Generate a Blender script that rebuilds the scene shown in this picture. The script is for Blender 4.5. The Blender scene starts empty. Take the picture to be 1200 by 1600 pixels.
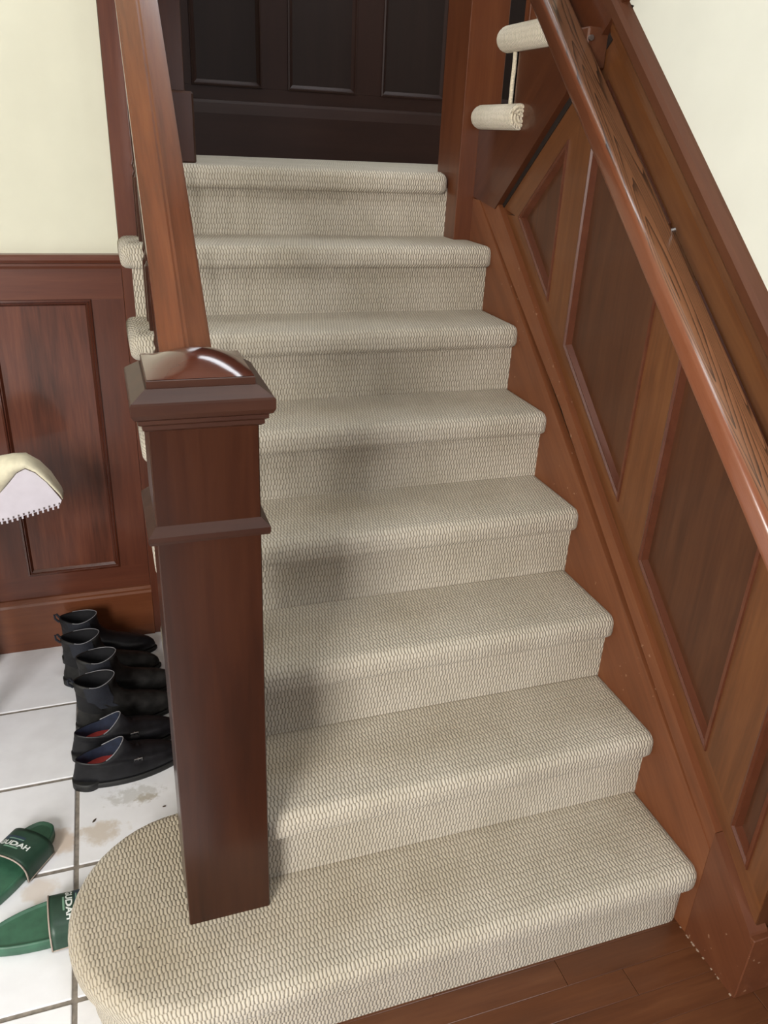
import bpy, bmesh, math, random
from mathutils import Vector, Matrix, Euler
random.seed(7)
C = bpy.context.scene.collection
PI = math.pi

# ------------------------------------------------------------------ camera
CP = Vector((-1.117, -0.963, 1.615)); yaw, pitch, roll = 0.3455, 0.4404, 0.05
f_ = Vector((math.sin(yaw)*math.cos(pitch), math.cos(yaw)*math.cos(pitch), -math.sin(pitch)))
r_ = Vector((math.cos(yaw), -math.sin(yaw), 0)); u_ = r_.cross(f_)
R2 = math.cos(roll)*r_ + math.sin(roll)*u_; U2 = -math.sin(roll)*r_ + math.cos(roll)*u_
cd = bpy.data.cameras.new('camera'); cam = bpy.data.objects.new('camera', cd); C.objects.link(cam)
m = Matrix((R2, U2, -f_)).transposed().to_4x4(); m.translation = CP; cam.matrix_world = m
cd.sensor_fit = 'VERTICAL'; cd.sensor_height = 24; cd.lens = 1244.07/1600*24; cd.clip_start = .02
bpy.context.scene.camera = cam

# ------------------------------------------------------------------ light
W = bpy.data.worlds.new('world'); bpy.context.scene.world = W; W.use_nodes = True
bg = W.node_tree.nodes['Background']; bg.inputs[0].default_value = (.95, .97, 1.0, 1); bg.inputs[1].default_value = .32
def area(name, loc, target, sx, sy, power, col):
    d = bpy.data.lights.new(name, 'AREA'); d.shape = 'RECTANGLE'; d.size = sx; d.size_y = sy
    d.energy = power; d.color = col
    o = bpy.data.objects.new(name, d); C.objects.link(o); o.location = loc
    o.rotation_euler = (Vector(target)-Vector(loc)).to_track_quat('-Z', 'Y').to_euler(); return o
area('window_light', (-2.9, -2.3, 1.8), (-.4, 1.0, .7), 1.1, 1.4, 150, (1.0, .975, .94))
area('entry_light', (.5, -3.12, 1.7), (-.4, .6, .7), 1.0, 1.3, 34, (.88, .93, 1.0))
area('stairwell_light', (-.7, -.3, 4.4), (-.6, .7, .6), 1.2, 1.2, 38, (.94, .97, 1.0))
area('landing_window_light', (.1, 2.36, 3.45), (-.6, .4, .9), 1.3, 1.0, 32, (.90, .95, 1.0))
vs = bpy.context.scene.view_settings
vs.view_transform = 'Standard'; vs.look = 'None'; vs.gamma = 1; vs.exposure = 0.14; vs.use_curve_mapping = False

# ------------------------------------------------------------------ materials
def mat(name, rough=.5):
    m = bpy.data.materials.new(name); m.use_nodes = True
    nt = m.node_tree; b = nt.nodes['Principled BSDF']; b.inputs['Roughness'].default_value = rough
    return m, nt, b
def N(nt, t, **k):
    n = nt.nodes.new(t)
    for a, v in k.items(): setattr(n, a, v)
    return n
def math_(nt, op, a, b=None, c=None):
    n = N(nt, 'ShaderNodeMath', operation=op)
    for i, v in enumerate((a, b, c)):
        if v is None: continue
        if isinstance(v, (int, float)): n.inputs[i].default_value = v
        else: nt.links.new(v, n.inputs[i])
    return n.outputs[0]
def ramp(nt, fac, stops):
    r = N(nt, 'ShaderNodeValToRGB'); e = r.color_ramp.elements
    while len(e) < len(stops): e.new(.5)
    for el, (p, c) in zip(e, stops): el.position = p; el.color = (*c, 1)
    nt.links.new(fac, r.inputs[0]); return r.outputs[0]
def noise(nt, vec, scale, detail=3, rough=.5, dist=0):
    n = N(nt, 'ShaderNodeTexNoise'); n.inputs['Scale'].default_value = scale
    n.inputs['Detail'].default_value = detail; n.inputs['Roughness'].default_value = rough; n.inputs['Distortion'].default_value = dist
    nt.links.new(vec, n.inputs['Vector']); return n.outputs['Fac']
def bump(nt, b, h, strength, dist=.002):
    n = N(nt, 'ShaderNodeBump'); n.inputs['Strength'].default_value = strength; n.inputs['Distance'].default_value = dist
    nt.links.new(h, n.inputs['Height']); nt.links.new(n.outputs[0], b.inputs['Normal'])
def mixc(nt, fac, a, b, mode='MIX'):
    n = N(nt, 'ShaderNodeMix', data_type='RGBA', blend_type=mode)
    for i, v in ((0, fac), (6, a), (7, b)):
        if isinstance(v, (int, float)): n.inputs[i].default_value = v
        elif isinstance(v, tuple): n.inputs[i].default_value = (*v, 1)
        else: nt.links.new(v, n.inputs[i])
    return n.outputs[2]

ROT = {'z': (0, 0, 0), 'x': (0, PI/2, 0), 'y': (PI/2, 0, 0), 's': (math.radians(49.3), 0, 0), 't': (math.radians(-49.3), 0, 0)}
def wood(name, c, grain='z', rough=.3, amp=.45, coat=.35, scale=1.0, marks=0.0):
    m, nt, b = mat(name, rough)
    tc = N(nt, 'ShaderNodeTexCoord'); geo = N(nt, 'ShaderNodeNewGeometry')
    mp = N(nt, 'ShaderNodeMapping', vector_type='POINT'); nt.links.new(geo.outputs['Position'], mp.inputs[0])
    mp.inputs['Rotation'].default_value = ROT[grain]
    m2 = N(nt, 'ShaderNodeMapping'); nt.links.new(mp.outputs[0], m2.inputs[0]); m2.inputs['Scale'].default_value = (14*scale, 14*scale, 1.0*scale)
    oi = N(nt, 'ShaderNodeObjectInfo')
    off = N(nt, 'ShaderNodeCombineXYZ'); nt.links.new(math_(nt, 'MULTIPLY', oi.outputs['Random'], 20.0), off.inputs[0])
    ad = N(nt, 'ShaderNodeVectorMath', operation='ADD'); nt.links.new(m2.outputs[0], ad.inputs[0]); nt.links.new(off.outputs[0], ad.inputs[1])
    n1 = noise(nt, ad.outputs[0], 1.6, 4, .6, .6); n2 = noise(nt, ad.outputs[0], 9, 3, .6, .2)
    n3 = noise(nt, mp.outputs[0], 3.0, 2, .5, 0)
    s = math_(nt, 'ADD', math_(nt, 'MULTIPLY', n1, .6), math_(nt, 'MULTIPLY', n2, .25)); s = math_(nt, 'ADD', s, math_(nt, 'MULTIPLY', n3, .25))
    lo = tuple(v*(1-amp) for v in c); hi = tuple(min(1, v*(1+amp)) for v in (c[0], c[1]*1.12, c[2]*1.12))
    col = ramp(nt, s, [(.32, lo), (.55, c), (.78, hi)])
    if marks > 0:
        mk = noise(nt, geo.outputs['Position'], 70, 2, .5); mk2 = noise(nt, geo.outputs['Position'], 6, 2, .5)
        k = math_(nt, 'MULTIPLY', math_(nt, 'GREATER_THAN', mk, .71), math_(nt, 'GREATER_THAN', mk2, .5))
        col = mixc(nt, math_(nt, 'MULTIPLY', k, marks), col, (.55, .36, .24))
    nt.links.new(col, b.inputs['Base Color'])
    b.inputs['Coat Weight'].default_value = coat; b.inputs['Coat Roughness'].default_value = .12
    b.inputs['Specular IOR Level'].default_value = .3 if coat == 0 else .38
    bump(nt, b, n2, .08, .001)
    return m
CH = (.130, .045, .0145); PN = (.074, .025, .010); NW = (.034, .0095, .004)
M = {}
for g in 'zxyst':
    M['frame_'+g] = wood('cherry_frame_'+g, CH, g, .38, .42, .18)
    M['panel_'+g] = wood('panel_wood_'+g, PN, g, .38, .42, .15)
    M['newel_'+g] = wood('newel_wood_'+g, NW, g, .28 if g != 'x' else .42, .5, .12 if g != 'x' else .02)
M['skirt'] = wood('skirt_wood', (.165, .053, .020), 's', .45, .32, .1, marks=.35)
M['skirt_end'] = wood('skirt_end_wood', (.12, .038, .016), 's', .45, .3, .1, marks=.35)
M['mold'] = wood('moulding_wood', (.07, .018, .009), 'z', .25, .3, .6)
M['mold_b'] = wood('moulding_wood_slope', (.10, .030, .014), 's', .32, .3, .4)
M['cap'] = wood('cap_wood', (.085, .028, .012), 's', .45, .25, .0)
M['rail'] = wood('handrail_wood', (.125, .036, .012), 's', .2, .5, .6)
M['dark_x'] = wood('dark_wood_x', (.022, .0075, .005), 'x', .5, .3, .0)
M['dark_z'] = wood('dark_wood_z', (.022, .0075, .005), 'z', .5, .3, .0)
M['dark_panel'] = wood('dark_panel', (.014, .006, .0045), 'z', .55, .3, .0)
M['lw_z'] = wood('left_wall_wood_z', (.10, .028, .014), 'z', .40, .4)
M['lw_x'] = wood('left_wall_wood_x', (.10, .028, .014), 'x', .40, .35)
M['lw_p'] = wood('left_wall_panel', (.105, .030, .015), 'z', .4, .75)
M['base_x'] = wood('baseboard_wood', (.13, .038, .014), 'x', .4, .35)
M['floorwood'] = wood('floor_wood', (.11, .038, .015), 'x', .34, .4, .25)
M['post_z'] = wood('post_wood', (.105, .030, .011), 'z', .36, .35)

def plain(name, c, rough=.5, metal=0, sheen=0, coat=0, nscale=0, namp=.15, bmp=0):
    m, nt, b = mat(name, rough); b.inputs['Metallic'].default_value = metal
    b.inputs['Sheen Weight'].default_value = sheen; b.inputs['Coat Weight'].default_value = coat
    if nscale:
        geo = N(nt, 'ShaderNodeTexCoord'); n = noise(nt, geo.outputs['Object'], nscale, 3)
        nt.links.new(ramp(nt, n, [(.3, tuple(v*(1-namp) for v in c)), (.7, tuple(min(1, v*(1+namp)) for v in c))]), b.inputs['Base Color'])
        if bmp: bump(nt, b, n, bmp, .002)
    else: b.inputs['Base Color'].default_value = (*c, 1)
    return m
M['cream'] = plain('cream_plaster', (.64, .625, .50), .75, nscale=9, namp=.02, bmp=.05)
M['cream_r'] = plain('pale_plaster', (.72, .725, .65), .75, nscale=9, namp=.02, bmp=.05)
M['ceil'] = plain('ceiling_paint', (.8, .78, .72), .8)
M['grout'] = plain('grout', (.23, .20, .17), .9, nscale=60, namp=.3, bmp=.4)
M['shadowgap'] = plain('gap_backing', (.012, .006, .004), .7)

# oak with cathedral grain for the wall handrail
def oak():
    m, nt, b = mat('oak_handrail', .3); geo = N(nt, 'ShaderNodeNewGeometry')
    mp = N(nt, 'ShaderNodeMapping'); nt.links.new(geo.outputs['Position'], mp.inputs[0]); mp.inputs['Rotation'].default_value = ROT['s']
    m2 = N(nt, 'ShaderNodeMapping'); nt.links.new(mp.outputs[0], m2.inputs[0]); m2.inputs['Scale'].default_value = (26, 10, 1.0)
    m2.inputs['Location'].default_value = (.7, .2, .4)
    nn = noise(nt, m2.outputs[0], 1.0, 1.2, .4, .15)
    fr = math_(nt, 'FRACT', math_(nt, 'MULTIPLY', nn, 20.0))
    wv = math_(nt, 'POWER', fr, .55)
    m3 = N(nt, 'ShaderNodeMapping'); nt.links.new(mp.outputs[0], m3.inputs[0]); m3.inputs['Scale'].default_value = (600, 600, 25)
    fine = noise(nt, m3.outputs[0], 1, 2)
    s = math_(nt, 'ADD', math_(nt, 'MULTIPLY', wv, .75), math_(nt, 'MULTIPLY', fine, .4))
    col = ramp(nt, s, [(.30, (.040, .019, .011)), (.48, (.085, .038, .019)), (.60, (.18, .075, .035)), (.95, (.23, .098, .046))])
    sp = N(nt, 'ShaderNodeSeparateXYZ'); nt.links.new(geo.outputs['Normal'], sp.inputs[0])
    top = math_(nt, 'MULTIPLY', sp.outputs[2], 1.0)
    side = mixc(nt, math_(nt, 'MULTIPLY', fine, .6), (.17, .050, .020), (.26, .095, .048))
    k = N(nt, 'ShaderNodeMapRange'); k.inputs[1].default_value = .60; k.inputs[2].default_value = .70; nt.links.new(top, k.inputs[0])
    nt.links.new(mixc(nt, k.outputs[0], side, col), b.inputs['Base Color'])
    b.inputs['Coat Weight'].default_value = .4; b.inputs['Coat Roughness'].default_value = .18
    bump(nt, b, s, .15, .0015); return m
M['oak'] = oak()
M['stringer'] = wood('stringer_wood', (.075, .021, .008), 't', .36, .35)

def carpet(name, k=1.0, top_tint=False):
    m, nt, b = mat(name, .95); uv = N(nt, 'ShaderNodeUVMap'); geo = N(nt, 'ShaderNodeNewGeometry')
    sp = N(nt, 'ShaderNodeSeparateXYZ'); nt.links.new(uv.outputs[0], sp.inputs[0])
    nz = noise(nt, uv.outputs[0], 90, 2); nz2 = noise(nt, uv.outputs[0], 22, 2)
    v = math_(nt, 'ADD', math_(nt, 'DIVIDE', sp.outputs[1], .0152), math_(nt, 'MULTIPLY', nz2, 1.1))
    row = math_(nt, 'FLOOR', v)
    u = math_(nt, 'ADD', math_(nt, 'DIVIDE', sp.outputs[0], .0079), math_(nt, 'MULTIPLY', v, .04))
    u = math_(nt, 'ADD', u, math_(nt, 'MULTIPLY', nz, .7)); u = math_(nt, 'ADD', u, math_(nt, 'MULTIPLY', math_(nt, 'MODULO', math_(nt, 'ABSOLUTE', row), 2.0), .38))
    su = math_(nt, 'ABSOLUTE', math_(nt, 'SINE', math_(nt, 'MULTIPLY', u, PI)))
    sv = math_(nt, 'ABSOLUTE', math_(nt, 'SINE', math_(nt, 'MULTIPLY', v, PI)))
    h = math_(nt, 'POWER', su, .75); h2 = math_(nt, 'MAXIMUM', math_(nt, 'MULTIPLY', h, 1.0), math_(nt, 'SUBTRACT', .75, math_(nt, 'MULTIPLY', sv, 2.4)))
    h2 = math_(nt, 'ADD', math_(nt, 'MULTIPLY', h2, .75), math_(nt, 'MULTIPLY', math_(nt, 'POWER', sv, .5), .25))
    fz = noise(nt, uv.outputs[0], 700, 2); h3 = math_(nt, 'ADD', h2, math_(nt, 'MULTIPLY', fz, .25))
    col = ramp(nt, h3, [(.20, (.12*k, .098*k, .073*k)), (.56, (.42*k, .362*k, .274*k)), (1.0, (.62*k, .56*k, .465*k))])
    big = noise(nt, geo.outputs['Position'], 5.5, 3); col = mixc(nt, .55, col, ramp(nt, big, [(.3, (.74, .72, .66)), (.65, (1, 1, 1))]), 'MULTIPLY')
    # patchy brown tint on the treads, stronger behind the nose, none on the risers
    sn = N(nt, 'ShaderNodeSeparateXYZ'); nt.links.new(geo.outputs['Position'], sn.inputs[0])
    foot = math_(nt, 'MULTIPLY', math_(nt, 'SMOOTH_MIN', math_(nt, 'MAXIMUM', math_(nt, 'MULTIPLY', sp.outputs[1], 11.0), 0.0), 1.0, .3), noise(nt, geo.outputs['Position'], 3.2, 2)) if top_tint else 0.0
    if top_tint: col = mixc(nt, math_(nt, 'MULTIPLY', foot, .75), col, (.70, .63, .52), 'MULTIPLY')
    nt.links.new(col, b.inputs['Base Color']); b.inputs['Sheen Weight'].default_value = .25; b.inputs['Sheen Roughness'].default_value = .5
    b.inputs['Specular IOR Level'].default_value = .15
    bump(nt, b, h3, 1.0, .0032); return m
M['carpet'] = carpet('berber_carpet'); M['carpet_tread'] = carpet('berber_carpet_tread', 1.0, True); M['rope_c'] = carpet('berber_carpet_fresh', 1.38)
M['rope'] = plain('carpet_binding', (.66, .58, .44), .95, sheen=.2, nscale=220, namp=.25, bmp=.8)

def tilemat():
    m, nt, b = mat('white_tile', .28); geo = N(nt, 'ShaderNodeNewGeometry'); P = geo.outputs['Position']
    base = ramp(nt, noise(nt, P, 14, 3), [(.3, (.80, .80, .83)), (.7, (.87, .875, .91))])
    sp = N(nt, 'ShaderNodeSeparateXYZ'); nt.links.new(P, sp.inputs[0])
    def blob(x, y, rx, ry, c, strength, sc, base):
        dx = math_(nt, 'DIVIDE', math_(nt, 'SUBTRACT', sp.outputs[0], x), rx); dy = math_(nt, 'DIVIDE', math_(nt, 'SUBTRACT', sp.outputs[1], y), ry)
        d = math_(nt, 'SQRT', math_(nt, 'ADD', math_(nt, 'MULTIPLY', dx, dx), math_(nt, 'MULTIPLY', dy, dy)))
        n = noise(nt, P, sc, 4, .65)
        k = math_(nt, 'MULTIPLY', math_(nt, 'SUBTRACT', 1.0, d), 1.2); k = math_(nt, 'ADD', k, math_(nt, 'MULTIPLY', math_(nt, 'SUBTRACT', n, .5), 2.6))
        mr = N(nt, 'ShaderNodeMapRange'); mr.interpolation_type = 'SMOOTHSTEP'; mr.inputs[1].default_value = .35; mr.inputs[2].default_value = .9; nt.links.new(k, mr.inputs[0])
        return mixc(nt, math_(nt, 'MULTIPLY', mr.outputs[0], strength), base, c)
    base = blob(-1.345, .62, .075, .09, (.58, .45, .34), .75, 9, base)
    base = blob(-1.26, .64, .09, .06, (.56, .47, .37), .7, 14, base)
    base = blob(-1.40, .50, .06, .05, (.62, .50, .40), .55, 9, base)
    base = blob(-1.17, .74, .11, .055, (.52, .51, .49), .65, 38, base)
    base = blob(-1.14, .72, .05, .03, (.40, .35, .27), .7, 60, base)
    nt.links.new(base, b.inputs['Base Color']); return m
M['tile'] = tilemat()
M['leather'] = plain('black_leather', (.008, .008, .010), .42, nscale=60, namp=.4, bmp=.15)
M['leather_dusty'] = plain('dusty_black_leather', (.013, .0125, .012), .52, nscale=35, namp=.8, bmp=.2)
M['elastic'] = plain('navy_elastic', (.012, .014, .022), .75, nscale=200, namp=.3)
for k_ in ('leather', 'leather_dusty'): M[k_].node_tree.nodes['Principled BSDF'].inputs['Specular IOR Level'].default_value = .32
M['rubber'] = plain('black_rubber', (.010, .010, .010), .6)
M['lining'] = plain('navy_lining', (.012, .019, .042), .7, nscale=50, namp=.3)
M['darklining'] = plain('dark_lining', (.006, .006, .008), .8)
M['redinsole'] = plain('red_insole', (.36, .035, .030), .6, nscale=60, namp=.15)
M['steel'] = plain('steel', (.55, .55, .56), .3, metal=1)
M['edge'] = plain('worn_edge', (.22, .22, .24), .5)
M['green'] = plain('green_foam', (.040, .125, .075), .45, nscale=40, namp=.15)
M['green_d'] = plain('dark_green_strap', (.020, .056, .036), .45, nscale=60, namp=.12)
M['piping'] = plain('taupe_piping', (.42, .34, .29), .5)
M['white'] = plain('white_print', (.78, .82, .80), .5)
M['palegreen'] = plain('pale_green_print', (.20, .36, .26), .5)
M['navyprint'] = plain('navy_print', (.03, .055, .085), .5)
M['creamfab'] = plain('cream_fabric', (.72, .67, .50), .8, sheen=.2, nscale=40, namp=.12, bmp=.3)
M['lilac'] = plain('lilac_white_plastic', (.60, .56, .62), .5, nscale=20, namp=.05)
M['hole'] = plain('dark_dot', (.12, .09, .09), .7)
M['leaf'] = plain('dry_leaf', (.05, .03, .02), .8)
M['chip'] = plain('pale_chip', (.40, .30, .22), .8)

# ------------------------------------------------------------------ helpers
ROOTS = {}
def thing(name, label, cat, loc=(0, 0, 0), rotz=0, group=None):
    o = bpy.data.objects.new(name, None); C.objects.link(o); o.empty_display_size = .05
    o.location = loc; o.rotation_euler = (0, 0, rotz); o['label'] = label; o['category'] = cat
    if group: o['group'] = group
    ROOTS[o.name] = Vector(loc); return o
def rootloc(o):
    while o.parent: o = o.parent
    return ROOTS.get(o.name, Vector((0, 0, 0)))
def obj(name, bm, m_, parent=None, smooth=False, local=False, label=None, kind=None, mods=None):
    me = bpy.data.meshes.new(name)
    bmesh.ops.recalc_face_normals(bm, faces=bm.faces)
    if parent is not None and not local: bmesh.ops.translate(bm, verts=bm.verts, vec=-rootloc(parent))
    bm.to_mesh(me); bm.free()
    for mm in (m_ if isinstance(m_, list) else [m_]): me.materials.append(mm)
    if smooth:
        for p in me.polygons: p.use_smooth = True
    o = bpy.data.objects.new(name, me); C.objects.link(o)
    if parent is not None: o.parent = parent
    if label: o['label'] = label
    if kind: o['kind'] = kind
    return o
def struct(name, bm, m_, label=None, **k):
    o = obj(name, bm, m_, **k); o['kind'] = 'structure'
    if label: o['label'] = label
    return o
def box(bm, x0, x1, y0, y1, z0, z1, bev=0, seg=1):
    vs_ = [bm.verts.new((x, y, z)) for x in (x0, x1) for y in (y0, y1) for z in (z0, z1)]
    fs = [bm.faces.new([vs_[i] for i in q]) for q in ((0, 1, 3, 2), (4, 6, 7, 5), (0, 4, 5, 1), (2, 3, 7, 6), (0, 2, 6, 4), (1, 5, 7, 3))]
    if bev:
        es = list({e for f in fs for e in f.edges}); bmesh.ops.bevel(bm, geom=es, offset=bev, segments=seg, affect='EDGES', profile=.5)
    return bm
def mk(*a, **k): return box(bmesh.new(), *a, **k)
def prism(poly, ax, a, b, bev=0, bm=None):
    """poly in the two other axes (cyclic order x,y,z without ax), extruded from a to b along ax"""
    bm = bm or bmesh.new()
    def P(p, c): return {0: (c, p[0], p[1]), 1: (p[0], c, p[1]), 2: (p[0], p[1], c)}[ax]
    A = [bm.verts.new(P(p, a)) for p in poly]; B = [bm.verts.new(P(p, b)) for p in poly]; n = len(poly)
    fs = [bm.faces.new(A), bm.faces.new(B[::-1])] + [bm.faces.new((A[i], B[i], B[(i+1) % n], A[(i+1) % n])) for i in range(n)]
    if bev:
        es = list({e for f in fs for e in f.edges}); bmesh.ops.bevel(bm, geom=es, offset=bev, segments=1, affect='EDGES')
    return bm
def inset(poly, d):
    """offset a convex polygon inwards"""
    n = len(poly); area_ = sum(poly[i][0]*poly[(i+1) % n][1]-poly[(i+1) % n][0]*poly[i][1] for i in range(n)); s = 1 if area_ > 0 else -1
    L = []
    for i in range(n):
        p, q = Vector(poly[i]), Vector(poly[(i+1) % n]); t = (q-p).normalized(); nn = Vector((-t.y, t.x))*s; L.append((p+nn*d, t))
    out = []
    for i in range(n):
        (p, t), (q, u) = L[i-1], L[i]; den = t.x*u.y-t.y*u.x
        if abs(den) < 1e-6: out.append(tuple(q)); continue
        k = ((q.x-p.x)*u.y-(q.y-p.y)*u.x)/den; out.append(tuple(p+t*k))
    return out
def ring(poly, prof, ax, bm=None):
    """moulding round a convex polygon: prof = [(inset, coordinate along ax)...]"""
    bm = bm or bmesh.new(); loops = []
    for d, c in prof:
        q = inset(poly, d) if d else poly
        loops.append([bm.verts.new({0: (c, *p), 1: (p[0], c, p[1]), 2: (*p, c)}[ax]) for p in q])
    n = len(poly)
    for a, b in zip(loops, loops[1:]):
        for i in range(n): bm.faces.new((a[i], b[i], b[(i+1) % n], a[(i+1) % n]))
    return bm
def tube(bm, pts, r, n=10, closed=False, cap=True):
    pts = [Vector(p) for p in pts]; rings = []
    for i, p in enumerate(pts):
        a = pts[i-1] if (i > 0 or closed) else p; b = pts[(i+1) % len(pts)] if (i < len(pts)-1 or closed) else p
        t = (b-a).normalized(); up = Vector((0, 0, 1)) if abs(t.z) < .9 else Vector((1, 0, 0))
        s = t.cross(up).normalized(); q = s.cross(t); rr = r[i] if isinstance(r, (list, tuple)) else r
        rings.append([bm.verts.new(p+s*math.cos(2*PI*k/n)*rr+q*math.sin(2*PI*k/n)*rr) for k in range(n)])
    prs = list(zip(rings, rings[1:])) + ([(rings[-1], rings[0])] if closed else [])
    for a, b in prs:
        for k in range(n): bm.faces.new((a[k], a[(k+1) % n], b[(k+1) % n], b[k]))
    if cap and not closed: bm.faces.new(rings[0][::-1]); bm.faces.new(rings[-1])
    return bm
def lathe(bm, cx, cy, prof, n=16):
    rs = [[bm.verts.new((cx+r*math.cos(2*PI*k/n), cy+r*math.sin(2*PI*k/n), z)) for k in range(n)] for r, z in prof]
    for a, b in zip(rs, rs[1:]):
        for k in range(n): bm.faces.new((a[k], a[(k+1) % n], b[(k+1) % n], b[k]))
    bm.faces.new(rs[0][::-1]); bm.faces.new(rs[-1]); return bm

G, RS, NO = .2211, .19, .029     # going, rise, nose overhang
SL = RS/G

# ------------------------------------------------------------------ setting
XR = .02                          # face of the panelled wall on the right
# floor: grout bed with tiles, wood bed with boards
floor = struct('floor', mk(-3.2, -.985, -3.2, 1.53, -.06, -.0035), M['grout'])
gx = [-3.2]+[-1.313-.3265*k for k in range(5, -1, -1)]+[-.9865]
gy = [-3.2+.1]+[.2-.3265*k for k in range(9, 0, -1)]+[.2, .541, .85, 1.178, 1.515]
tile_mesh = {}
for i in range(len(gx)-1):
    for j in range(len(gy)-1):
        w, d = gx[i+1]-gx[i]-.011, gy[j+1]-gy[j]-.011
        if w < .02: continue
        key = (round(w, 3), round(d, 3))
        if key not in tile_mesh:
            o = obj('tile', mk(-w/2, w/2, -d/2, d/2, -.008, 0, bev=.0018), M['tile'], floor, local=True); tile_mesh[key] = o.data
        else:
            o = bpy.data.objects.new('tile', tile_mesh[key]); C.objects.link(o); o.parent = floor
        o.location = ((gx[i]+gx[i+1])/2, (gy[j]+gy[j+1])/2, 0)
wfloor = struct('floor.001', mk(-.985, 3.2, -3.2, .06, -.06, -.006), M['shadowgap'])
pm = {}
for k in range(52):
    y1 = -.0055-.0615*(k-1); x = -.98-random.random()*.5
    cuts = [-.98]
    if k == 2: cuts += [-.19, .62, 1.7, 2.6]
    else:
        x = -.98+.25+random.random()*.8
        while x < 3.1: cuts.append(x); x += .8+random.random()*.6
    cuts.append(3.2)
    for a, b in zip(cuts, cuts[1:]):
        L = round(b-a, 3)
        o = obj('plank', mk(a+.0006, b-.0006, y1-.0612, y1, -.01, 0, bev=.0007), M['floorwood'], wfloor)

# ceiling and outer walls (outside the frame)
struct('ceiling', mk(-3.2, 3.2, -3.2, 2.6, 4.5, 4.6), M['ceil'])
struct('wall_far_left', mk(-3.3, -3.2, -3.2, 1.6, 0, 4.5), M['cream'])
struct('wall_front', mk(-3.3, 3.3, -3.3, -3.2, 0, 4.5), M['panel_z'])
struct('wall_hall_right', mk(3.2, 3.3, -3.2, -.1, 0, 4.5), M['panel_z'])
struct('wall_hall_back', mk(1.14, 3.3, -.17, -.1, 0, 4.5), M['cream'])
struct('wall_far_right', mk(1.08, 1.14, -.19, 2.5, 0, 4.5), M['cream_r'])
struct('wall_landing_left', mk(-1.16, -1.06, 1.62, 2.5, 0, 4.5), M['cream'])

# left wall, plane y = 1.515
YL = 1.515
wl = struct('wall_left', mk(-3.2, -1.064, YL+.012, YL+.10, 0, 4.5), M['cream'])
obj('chair_rail', prism([(YL+.012, 1.238), (YL-.004, 1.238), (YL-.008, 1.246), (YL-.008, 1.252), (YL-.020, 1.256), (YL-.026, 1.264), (YL-.026, 1.272), (YL-.020, 1.278), (YL+.012, 1.278)], 0, -3.2, -1.062), M['lw_x'], wl)
obj('rail', mk(-3.2, -1.064, YL, YL+.012, 1.152, 1.24), M['lw_x'], wl)
obj('rail', mk(-3.2, -1.064, YL, YL+.012, .19, .273), M['lw_x'], wl)
px = -1.155; first = True; xr = -1.064
while px > -3.0:
    x0 = px-.282
    obj('stile', mk(px+.0006, xr, YL-.0002, YL+.012, .2731, 1.1519), M['lw_z'], wl)
    P = [(x0, .273), (px, .273), (px, 1.152), (x0, 1.152)]
    obj('panel', mk(x0, px, YL+.006, YL+.013, .273, 1.152), M['lw_p'], wl)
    obj('panel_molding', ring(P, [(-.001, YL), (0, YL-.005), (.005, YL-.006), (.008, YL-.001), (.011, YL-.002), (.018, YL+.0065)], 1), M['mold'], wl)
    xr = x0-.0006; px = x0-.105
bl = struct('baseboard_left', prism([(YL+.012, 0), (YL-.016, 0), (YL-.016, .168), (YL-.013, .176), (YL-.013, .182), (YL-.006, .190), (YL+.012, .192)], 0, -3.2, -1.062), M['base_x'])
# jamb board where the wall ends at the stair
struct('trim_1', mk(-1.063, -.998, YL-.014, YL+.105, 0, 4.5, bev=.002), M['lw_z'], label=None)

# back wall of the landing, plane y = 2.42
YB = 2.42
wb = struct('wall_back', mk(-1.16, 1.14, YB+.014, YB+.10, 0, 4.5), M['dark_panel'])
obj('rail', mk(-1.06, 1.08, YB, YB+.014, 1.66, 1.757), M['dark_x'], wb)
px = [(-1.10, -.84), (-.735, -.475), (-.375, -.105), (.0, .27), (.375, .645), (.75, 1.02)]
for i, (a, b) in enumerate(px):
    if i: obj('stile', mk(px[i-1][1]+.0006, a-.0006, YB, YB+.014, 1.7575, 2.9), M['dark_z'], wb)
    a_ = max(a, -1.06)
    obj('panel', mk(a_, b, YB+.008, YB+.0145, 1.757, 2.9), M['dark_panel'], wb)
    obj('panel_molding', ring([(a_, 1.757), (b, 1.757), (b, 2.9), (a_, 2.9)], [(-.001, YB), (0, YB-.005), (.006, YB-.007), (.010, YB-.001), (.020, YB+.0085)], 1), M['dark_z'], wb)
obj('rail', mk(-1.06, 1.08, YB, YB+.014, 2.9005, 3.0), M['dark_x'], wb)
struct('baseboard_back', prism([(YB+.014, 1.5), (YB-.018, 1.5), (YB-.018, 1.665), (YB-.010, 1.70), (YB-.006, 1.71), (YB+.014, 1.715)], 0, -1.06, 1.08), M['dark_x'])

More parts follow.
